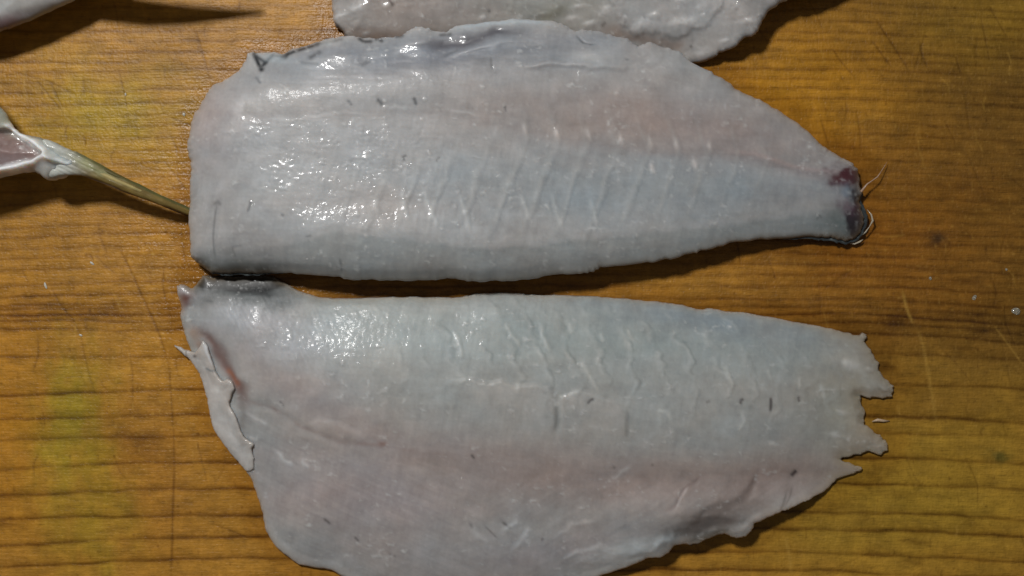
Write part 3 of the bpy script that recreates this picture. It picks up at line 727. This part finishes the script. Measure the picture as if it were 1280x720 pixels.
    F.mix((0.10, 0.028, 0.022), F.blob(228, 374, 9, 10, 30, .5) * 0.9)
    F.mix((0.20, 0.06, 0.03), F.blob(221, 380, 6, 14, 0, .5) * 0.6)
    F.mix((0.55, 0.54, 0.58), F.blob(220, 362, 8, 6) * 0.5)
    mk = F.line([(240,408),(258,420),(272,442),(288,466),(303,490),(308,516)], 8); F.mix((0.17, 0.085, 0.07), mk * .8); F.h -= 0.6 * mk
    mk = F.line([(280,462),(292,470),(301,484)], 4.5); F.mix((0.33, 0.13, 0.07), mk * .7)
    F.mix((0.38, 0.24, 0.16), F.blob(240, 418, 12, 8, 30, .5) * .6)
    F.mix((0.35, 0.20, 0.13), F.blob(246, 432, 8, 5, -10, .5) * .6)
    F.mul((0.6, 0.55, 0.53), F.line([(300,500),(302,520),(300,540)], 4) * .5)
    # ragged thin tail
    mk = F.line([(1078,492),(1095,497),(1118,497)], 2.2, True, False); F.mix((.62,.56,.50), mk * .7)
    mk = F.line([(1095,482),(1108,490),(1118,488)], 2.5); F.mul((.68,.64,.6), mk * .7); F.h -= .15 * mk
    for (x, y, r) in [(1068, 457, 9), (1092, 463, 4), (1056, 517, 5), (1083, 534, 4), (966, 555, 5), (1048, 545, 6)]:
        F.mix((.62, .63, .62), F.blob(x, y, r * 1.4, r * .7, 10, .7) * .6); F.h += .3 * F.blob(x, y, r * 1.4, r * .7, 10, .7)
    F.mul((0.75, 0.72, 0.68), F.blob(1094, 545, 10, 8) * .5)
    F.mix((0.58, 0.53, 0.47), np.exp(-(d / 2.5) ** 2) * 0.30)
    F.col *= (1 + 0.05 * fbm(X, Y, 45, 35, 232, 4) + 0.02 * perlin(X / 3, Y / 3, 233))[..., None]
    sp = np.clip(perlin(X / 5, Y / 5, 235) + 0.5 * perlin(X / 30, Y / 30, 236) - 0.5, 0, 1)
    F.mix((0.68, 0.70, 0.72), sp * 0.7)
    F.h += 0.10 * fbm(X, Y, 70, 40, 241, 4)
    beads = perlin(X / 5.4, Y / 4.4, 242) + .5 * perlin(X / 12, Y / 9, 243)
    bm = np.clip(F.blob(420, 390, 180, 20, 0, .5) * .6 + F.blob(340, 420, 60, 50, 0, .5) * .5 + F.blob(650, 405, 250, 14, 2, .6) * .35 + F.blob(430, 600, 140, 60, 20, .8) * .35, 0, 1)
    F.h += 0.05 * beads * bm + 0.015 * beads; F.wet = 0.20 + bm * .22
    flesh_texture(F, 521); F.wet -= .5 * F.blob(430, 390, 230, 26, 2, .2); F.wet = np.clip(F.wet, .03, 1); thin_rim(F, d, 5, .35); thin_rim(F, d, 16, .38 * ss(1000, 1060, X))
    e = 0.9 + 4.2 * ss(590, 650, Y) * ss(700, 840, X) * (1 - ss(1000, 1060, X)) + 0.6 * ss(420, 380, Y) * ss(360, 460, X)
    thick = 5.6 - 4.2 * ss(900, 1075, X) - 1.8 * ss(330, 240, X)
    thick = thick * (1 - 0.55 * ss(372, 345, Y))
    dome = 1 - np.exp(-(d / 52.0) ** 1.3)
    zt = e + (0.8 - .5 * ss(980, 1060, X)) * roll(d, 12) + thick * blur(dome, 4) + 0.6 * F.h * ss(0, 14, d)
    zb = 0.55 + (e - 0.55) * np.exp(-d / 10.0)
    root = empty("fish_fillet", 0, 0, "wide fish fillet with ragged torn tail edge, below the plump dark-tailed one", "fish fillet", "raw fish fillets on the board")
    slab("flesh", F, f, zt, zb, M_FLESH, root, None, SH)
    ztop_low = np.where(f > 0, zt, 1.0)
    off = -3.0 + 4.5 * F.blob(285, 348, 60, 14, 0, .3) + 4.0 * F.blob(875, 680, 26, 10, -8, .3) + 1.5 * fbm(X, Y, 9, 9, 251, 3) - 7 * ss(980, 1050, X)
    keep = F.col
    F.col = np.ones_like(F.col) * np.array((0.035, 0.04, 0.042)); F.mix((0.15, 0.17, 0.17), np.clip(fbm(X, Y, 14, 8, 252, 3) * 2, 0, 1) * 0.7)
    zs = 0.5 + (e - 0.55) * np.exp(-d / 10.0)
    sk = slab("skin", F, np.where(f > 30, 30.0, f) + off, zs, zs - 0.35, M_SKIN, root, None, SH)
    sk['label'] = "blackish skin showing at the upper left corner and lower right edge"
    # belly membrane: a thin pale flap with lobed inner edge lying over the rib side
    flap = [(212,433),(220,434),(230,439),(240,441),(247,434),(252,426),(258,434),(263,450),(268,466),(276,476),(284,474),(291,479),(292,487),(287,497),(286,508),(293,520),(298,534),(303,546),(310,552),(317,556),
            (313,562),(315,574),(314,588),(306,592),(293,580),(275,557),(262,537),(257,518),(253,496),(246,472),(238,458),(228,446)]
    G = Field(205, 418, 345, 660, 1.2, (0.50, 0.49, 0.50))
    fp = rough_outline(flap, 0.7, 261); g = sdf_poly(G.X, G.Y, fp); gd = np.maximum(g, 0)
    G.col[:] = (.54, .52, .50); G.mix((.66, .65, .63), np.clip(fbm(G.X, G.Y, 16, 22, 265, 3) * 1.5, 0, 1) * .8); thin_rim(G, gd, 3.5, .45, (.40, .33, .27)); G.mix((0.48, 0.40, 0.34), G.blob(240, 438, 10, 8) * .5); G.mix((0.10, 0.09, 0.09), G.blob(240, 446, 3, 2, 0, .3) * .8)
    mk = G.line([(253,460),(262,464),(270,464)], 1.6, True, False); G.mix((0.22, 0.26, 0.28), mk * .7)
    G.mix((0.66, 0.68, 0.70), G.line([(252,428),(260,445),(267,462)], 2.2) * .8)
    G.col *= (1 + 0.06 * fbm(G.X, G.Y, 20, 20, 262, 3))[..., None]
    gi = np.clip((G.Y - F.ys[0]) / F.step, 0, len(F.ys) - 2); gj = np.clip((G.X - F.xs[0]) / F.step, 0, len(F.xs) - 2)
    hb = blur(ztop_low, 2)[gi.astype(int), gj.astype(int)]
    inner = ss(14, 2, gd) * ss(0, 12, hb * 0 + G.X - np.interp(G.Y, [430, 470, 520, 560, 600, 650], [228, 250, 268, 292, 312, 330]))
    hb = blur(hb, 2) + 0.35 + 0.5 * inner * ss(600, 540, G.Y) + 0.2 * fbm(G.X, G.Y, 22, 22, 263, 3)
    G.wet[:] = .45; flesh_texture(G, 561)
    hb = np.where(G.X < 228, np.interp(G.X, [212, 228], [1.2, 2.4]), hb)
    fl = slab("belly_flap", G, g, hb + 0.45 * roll(gd, 9) , np.maximum(hb - 1.1, .3), M_MEMB, root, None, SH)
    fl['label'] = "thin whitish membrane flap with a lobed inner edge"
build_low()

def build_top():
    F = Field(395, -180, 1100, 90, 1.6, (0.42, 0.40, 0.385))
    X, Y = F.X, F.Y
    P = rough_outline(TOP, 1.2, 301); f = sdf_poly(X, Y, P); d = np.maximum(f, 0)
    F.mix((0.36, 0.30, 0.26), F.blob(560, 40, 90, 14) * .7); F.mix((0.20, 0.13, 0.09), F.blob(470, 44, 46, 9, 5) * .75)
    F.mix((0.40, 0.345, 0.32), F.blob(540, 12, 110, 22) * .6)
    F.mix((0.37, 0.38, 0.35), F.blob(700, 10, 90, 30) * .7); F.mix((0.25, 0.24, 0.16), F.blob(690, 17, 20, 7, -20) * .5)
    F.mix((0.45, 0.45, 0.455), F.blob(850, 15, 90, 30) * .7); F.mix((0.30, 0.235, 0.20), F.line([(745,34),(790,44),(840,52),(858,60)], 8) * .75)
    # torn flap edge lying over the brown lower layer
    fl = [(758,-60),(762,0),(770,12),(776,30),(781,28),(789,30),(794,38),(803,43),(808,38),(820,40),(850,44),(880,36),(900,10),(905,-60)]
    m = ss(-3, 3, sdf_poly(F.WX, F.WY, np.array(fl, float)) + 4 * fbm(X, Y, 14, 10, 318, 3)); F.h += .55 * m; F.mix((.49, .49, .49), m * .5)
    for pts, wd, st in [([(414,22),(420,30),(428,38),(428,46)],2.4,.9),([(486,0),(492,8)],2,.6),([(609,14),(614,13)],2,.5),([(752,32),(758,26)],2,.5),([(864,58),(866,55)],2,.6),([(655,20),(690,18),(706,8)],3,.25)]:
        mk = F.line(pts, wd, True, False); F.mix((.06, .045, .04), mk * st)
    for (x, y, r) in [(424,18,5),(445,10,8),(455,40,4),(482,7,4),(604,21,4),(716,22,6),(724,8,5),(739,28,5),(760,14,10),(820,20,5),(848,30,8),(880,66,10),(850,3,5),(905,52,4),(934,30,5),(800,32,8),(862,28,6)]:
        mk = F.blob(x, y, r * 1.4, r * .7, -10, .7); F.mix((.64, .64, .64), mk * .55); F.h += .3 * mk
    F.mix((0.26, 0.25, 0.24), np.exp(-(d / 3) ** 2) * ss(850, 900, X) * .5)
    F.col *= (1 + 0.06 * fbm(X, Y, 40, 20, 311, 4))[..., None]
    F.mix((0.68, 0.70, 0.72), np.clip(perlin(X / 6, Y / 5, 312) - .42, 0, 1) * 1.0)
    beads = perlin(X / 6, Y / 5, 313) + .5 * perlin(X / 12, Y / 9, 314)
    F.h += .16 * beads * ss(-.1, .3, fbm(X, Y, 40, 20, 315, 2)) + .2 * fbm(X, Y, 60, 30, 316, 3); F.wet[:] = .5; flesh_texture(F, 541)
    e = 0.9 + 6.2 * ss(860, 950, X) + 0.6 * ss(480, 420, X)
    near = ss(30, 70, Y) * (1 - ss(840, 880, X))
    zt = e + (1.4 * roll(d, 8) + 4.5 * (1 - np.exp(-(d / 50.0) ** 1.3))) * (1 - .5 * near) + F.h * ss(0, 10, d)
    zb = 0.3 + (e - 0.3) * np.exp(-d / 16.0)
    root = empty("fish_fillet", 0, 0, "fish fillet cut off by the top of the picture, with a torn brownish lower edge", "fish fillet", "raw fish fillets on the board")
    slab("flesh", F, f, zt, zb, M_FLESH, root, None, SH)
build_top()

# ------------------------------------------------------------------ trimmed pieces at the left
def build_piece_left():
    out = [(-120,60),(-60,70),(-20,105),(0,132),(8,140),(16,154),(25,166),(45,171),(58,175),(70,178),(78,184),(92,190),(104,197),(112,206),(104,214),(90,213),(84,213),(82,220),(72,224),(60,226),(52,221),(44,215),
           (30,217),(0,224),(-60,236),(-120,240),(-160,180),(-160,100)]
    F = Field(-170, 50, 125, 250, 1.6, (0.46, 0.46, 0.44)); X, Y = F.X, F.Y
    f = sdf_poly(X, Y, rough_outline(out, .8, 401)); d = np.maximum(f, 0)
    hollow = ss(-4, 4, sdf_poly(X, Y, catmull([(-140,130),(-60,148),(0,164),(18,162),(34,172),(58,192),(48,198),(28,206),(0,212),(-80,226),(-140,220)], 3)))
    F.mix((0.24, 0.16, 0.15), hollow * .95); F.mix((0.20, 0.12, 0.115), F.blob(25, 176, 14, 8, 35) * hollow * .7); F.mix((.34,.27,.27), F.blob(10, 200, 20, 6, -10) * .6)
    F.mix((0.50, 0.52, 0.40), F.blob(15, 150, 26, 14, 50) * .7); F.mix((0.42, 0.50, 0.46), F.blob(2, 138, 12, 10) * .6)
    mk = F.line([(16,160),(34,172),(52,186),(66,196),(88,206)], 4, False); F.mix((.95, 1, 1), np.clip(mk * 1.2, 0, 1)); F.h += 1.2 * mk  # white edges of the hollow, with highlights painted into the colour
    mk = F.line([(-80,232),(0,216),(30,209),(56,200),(70,196)], 4.5, False); F.mix((.92, .93, .94), np.clip(mk * 1.2, 0, 1)); F.h += 1.2 * mk
    F.mix((0.10, 0.13, 0.09), F.line([(28,160),(45,172),(66,180),(84,190),(98,196)], 3.5, False) * .7)
    F.mix((0.55, 0.62, 0.60), F.blob(72, 192, 20, 9, 25, .6) * .7); F.mix((0.45, 0.42, 0.36), F.blob(70, 218, 14, 6) * .5)
    flesh_texture(F, 581); F.h -= 2.6 * hollow; F.h += .5 * fbm(X, Y, 18, 12, 402, 3) * .5
    F.col *= (1 + .10 * fbm(X, Y, 16, 10, 403, 3))[..., None]
    k = np.clip(1 - (X + 20) / 140, 0, 1)
    e = 9 + 4 * k
    zt = e + (2.0 * roll(d, 12) + (4.0 * (1 - np.exp(-(d / 30) ** 1.3)))) + F.h * ss(0, 6, d)
    zb = 0.4 + (e - 0.4) * np.exp(-d / 20)
    F.wet[:] = .5
    r = empty("fish_trimming", 0, 0, "trimmed fish piece with white-edged pinkish hollow and an olive fin pointing right", "fish trimming", "fish trimmings left of the fillets")
    slab("trimming_flesh", F, f, zt, zb, M_FLESH, r, None, 0.962)
    z = lambda x: np.interp(x, [60, 80, 120, 160, 200, 246], [12.6, 12.2, 11.2, 9.4, 7.0, 2.6])
    mb = [(58,177),(72,179),(86,186),(104,193),(122,203),(142,214),(165,226),(190,239),(215,251),(244,265),(244,273),(215,262),(190,253),(165,243),(142,233),(122,225),(104,220),(84,220),(66,222)]
    B = Field(50, 170, 250, 282, 1.2, (0.20, 0.14, 0.04)); fm = sdf_poly(B.X, B.Y, rough_outline(mb, .6, 461)); md = np.maximum(fm, 0)
    B.mix((0.50, 0.53, 0.50), ss(125, 80, B.X) * .85); B.mix((0.085, 0.10, 0.035), ss(6, 1.5, md) * ss(85, 110, B.X) * (B.Y < 205 + (B.X - 110) * .47) * .8)
    B.mix((0.40, 0.42, 0.22), B.blob(118, 210, 24, 5, 28, .5) * .8); B.col *= (1 + .2 * fbm(B.X, B.Y, 22, 4, 463, 3, 27))[..., None]
    zm = z(B.X) + .25 * fbm(B.X, B.Y, 20, 4, 464, 2, 27)
    slab("fin_membrane", B, fm, zm + .9 * roll(md, 6), zm - 1.2 * roll(md, 6), M_RAY, r, None, 0.966)
    def ray(pts, rad, tint): tube("fin_ray", [(x, y, z(x) + dz) for x, y, dz in pts], [q * .72 for q in rad], M_RAY, r, flat=.8, tint=tint)
    # fin ray bundle, running down to the right until it meets the fillet
    ray([(86,196,-1.2),(110,203,-.2),(135,215,.35),(160,227,.4),(188,240,.2),(215,252,0),(243,264,0)], [.9,.95,.85,.7,.55,.45,.4], (.10, .085, .025))
    ray([(84,202,-1.0),(108,209,.1),(135,221,.5),(160,232,.8),(188,244,.6),(215,255,.4),(243,267,.3)], [1.2,1.0,.8,.6,.5,.42,.38], (.40, .32, .13))
    ray([(80,207,-1.2),(105,213,-.3),(133,225,.1),(160,236,.2),(188,248,0),(215,259,0),(243,271,0)], [1.3,1.1,.9,.75,.6,.5,.42], (.20, .16, .06))
    ray([(70,205,.0),(100,214,-.4),(130,227,-.5),(160,240,-.5),(190,251,-.6),(243,273,-.6)], [1.6,1.2,.8,.55,.4,.35], (.14, .09, .05))
build_piece_left()

def build_piece_corner():
    out = [(-140,-150),(-60,-160),(40,-140),(110,-90),(135,-50),(140,-30),(120,-18),(98,-8),(84,0),(66,9),(50,15),(34,23),(20,28),(8,33),(0,35),(-20,42),(-60,48),(-140,40),(-180,-50)]
    F = Field(-190, -170, 150, 60, 2.0, (0.50, 0.49, 0.47)); X, Y = F.X, F.Y
    f = sdf_poly(X, Y, rough_outline(out, .8, 451)); d = np.maximum(f, 0)
    F.mix((0.22, 0.19, 0.18), np.exp(-(d / 13) ** 2) * .75 * ss(-20, 20, Y)); F.mix((0.22, 0.08, 0.09), F.blob(8, 28, 20, 8, -20) * .6)
    F.mix((0.55, 0.54, 0.52), F.blob(10, 2, 30, 12, -30) * .6)
    F.h += .5 * fbm(X, Y, 30, 20, 452, 3); flesh_texture(F, 591); F.wet[:] = .4
    e = 9.0 + 0 * X
    zt = e + 2.5 * roll(d, 14) + 5 * (1 - np.exp(-(d / 40) ** 1.3)) + F.h * ss(0, 8, d); zb = .4 + (e - .4) * np.exp(-d / 22)
    r = empty("fish_trimming", 0, 0, "pale fish piece with grey underside poking into the upper left corner of the picture", "fish trimming", "fish trimmings left of the fillets")
    slab("trimming_flesh", F, f, zt, zb, M_FLESH, r, None, 0.962)
    for k, (dy, rr, t) in enumerate([(0, 1.25, (.3, .27, .1)), (5, 1.1, (.12, .11, .04)), (-5, 1.0, (.2, .16, .06))]):
        tube("fin_ray", [(50,-50+dy,13),(100,-40+dy,14.5),(150,-33+dy*.9,14.5),(200,-29+dy*.7,14),(250,-28+dy*.4,13.5),(300,-29+dy*.2,13)], [rr*2.6,rr*2.6,rr*2.3,rr*1.7,rr*1.1,rr*.4], M_RAY, r, flat=.8, tint=t)
build_piece_corner()

# ------------------------------------------------------------------ small things on the board
def water_material():
    m = bpy.data.materials.new("cloudy_water"); m.use_nodes = True
    b = m.node_tree.nodes["Principled BSDF"]
    b.inputs["Base Color"].default_value = (0.75, 0.72, 0.6, 1); b.inputs["Roughness"].default_value = 0.06
    b.inputs["IOR"].default_value = 1.34; b.inputs["Transmission Weight"].default_value = 0.75
    return m
M_WATER = water_material()
def dome(name, x, y, rx, ry, h, mat, ang, label, cat, group, seed, tint=(.6, .55, .45)):
    n, rings = 20, 6; co = []; rng = np.random.default_rng(seed); wv = 1 + .12 * np.sin(np.arange(n) / n * 2 * np.pi * 2 + rng.uniform(0, 6)) + .06 * np.sin(np.arange(n) / n * 2 * np.pi * 3 + rng.uniform(0, 6))
    for i in range(rings):
        t = i / rings * math.pi / 2
        for k in range(n):
            a = 2 * math.pi * k / n; u = rx * wv[k] * math.cos(t) * math.cos(a); v = ry * wv[k] * math.cos(t) * math.sin(a)
            co.append((u * math.cos(ang) - v * math.sin(ang), u * math.sin(ang) + v * math.cos(ang), h * math.sin(t)))
    c = len(co); co += [(0, 0, h), (0, 0, 0)]
    f = [(i * n + k, i * n + (k + 1) % n, (i + 1) * n + (k + 1) % n, (i + 1) * n + k) for i in range(rings - 1) for k in range(n)]
    b = (rings - 1) * n
    f += [(c, b + k, b + (k + 1) % n, b + (k + 2) % n) for k in range(0, n, 2)] + [(c + 1, (k + 2) % n, (k + 1) % n, k) for k in range(0, n, 2)]
    co = np.array(co) * 0.001
    o = new_mesh(name, co, np.array(f), mat, np.tile(np.array(tint), (len(co), 1)), np.full(len(co), .3))
    o.location = ((x - 640) * S, (360 - y) * S, 0.00002)
    tag(o, label, cat, group)
    return o
g = "water drops on the right of the board"
dome("water_drop", 1270, 389, 1.05, .95, .45, M_WATER, .3, "largest water drop, at the far right edge of the board", "water drop", g, 1)
dome("water_drop", 1218, 372, .65, .55, .3, M_WATER, 1, "mid-sized water drop just left of the largest drop", "water drop", g, 2)
dome("water_drop", 1163, 348, .38, .45, .2, M_WATER, 1, "tiny water drop below the dark round stain in the wood", "water drop", g, 3)
dome("water_drop", 1258, 337, .35, .32, .2, M_WATER, 1, "tiny water drop above the largest drop near the right edge", "water drop", g, 4)
g = "flecks of fish on the left of the board"
dome("fish_fleck", 57, 357, .35, .8, .22, M_MEMB, .35, "pale elongated fish fleck on the board, leftmost of the flecks", "fish scrap", g, 5)
dome("fish_fleck", 115, 329, .65, .3, .2, M_MEMB, -.5, "pale fish fleck on bare wood below the olive fin", "fish scrap", g, 6)
dome("fish_fleck", 101, 419, .5, .25, .18, M_MEMB, -.4, "small pale fish fleck left of the wide fillet's blood spot", "fish scrap", g, 7)
dome("fish_fleck", 230, 143, .35, .5, .25, M_MEMB, .1, "small white fish fleck beside the upper left edge of the middle fillet", "fish scrap", g, 8)
dome("fish_fleck", 157, 118, .25, .4, .2, M_MEMB, .1, "faint fish fleck on bare wood above the olive fin", "fish scrap", g, 9)
o = tube("fish_scrap", [(1090,527,.3),(1097,525,.5),(1104,526,.45),(1112,526,.3)], [.1,.4,.35,.08], M_MEMB, tint=(.5, .36, .24))
tag(o, "thin pinkish sliver of fish in the notch of the ragged tail", "fish scrap")
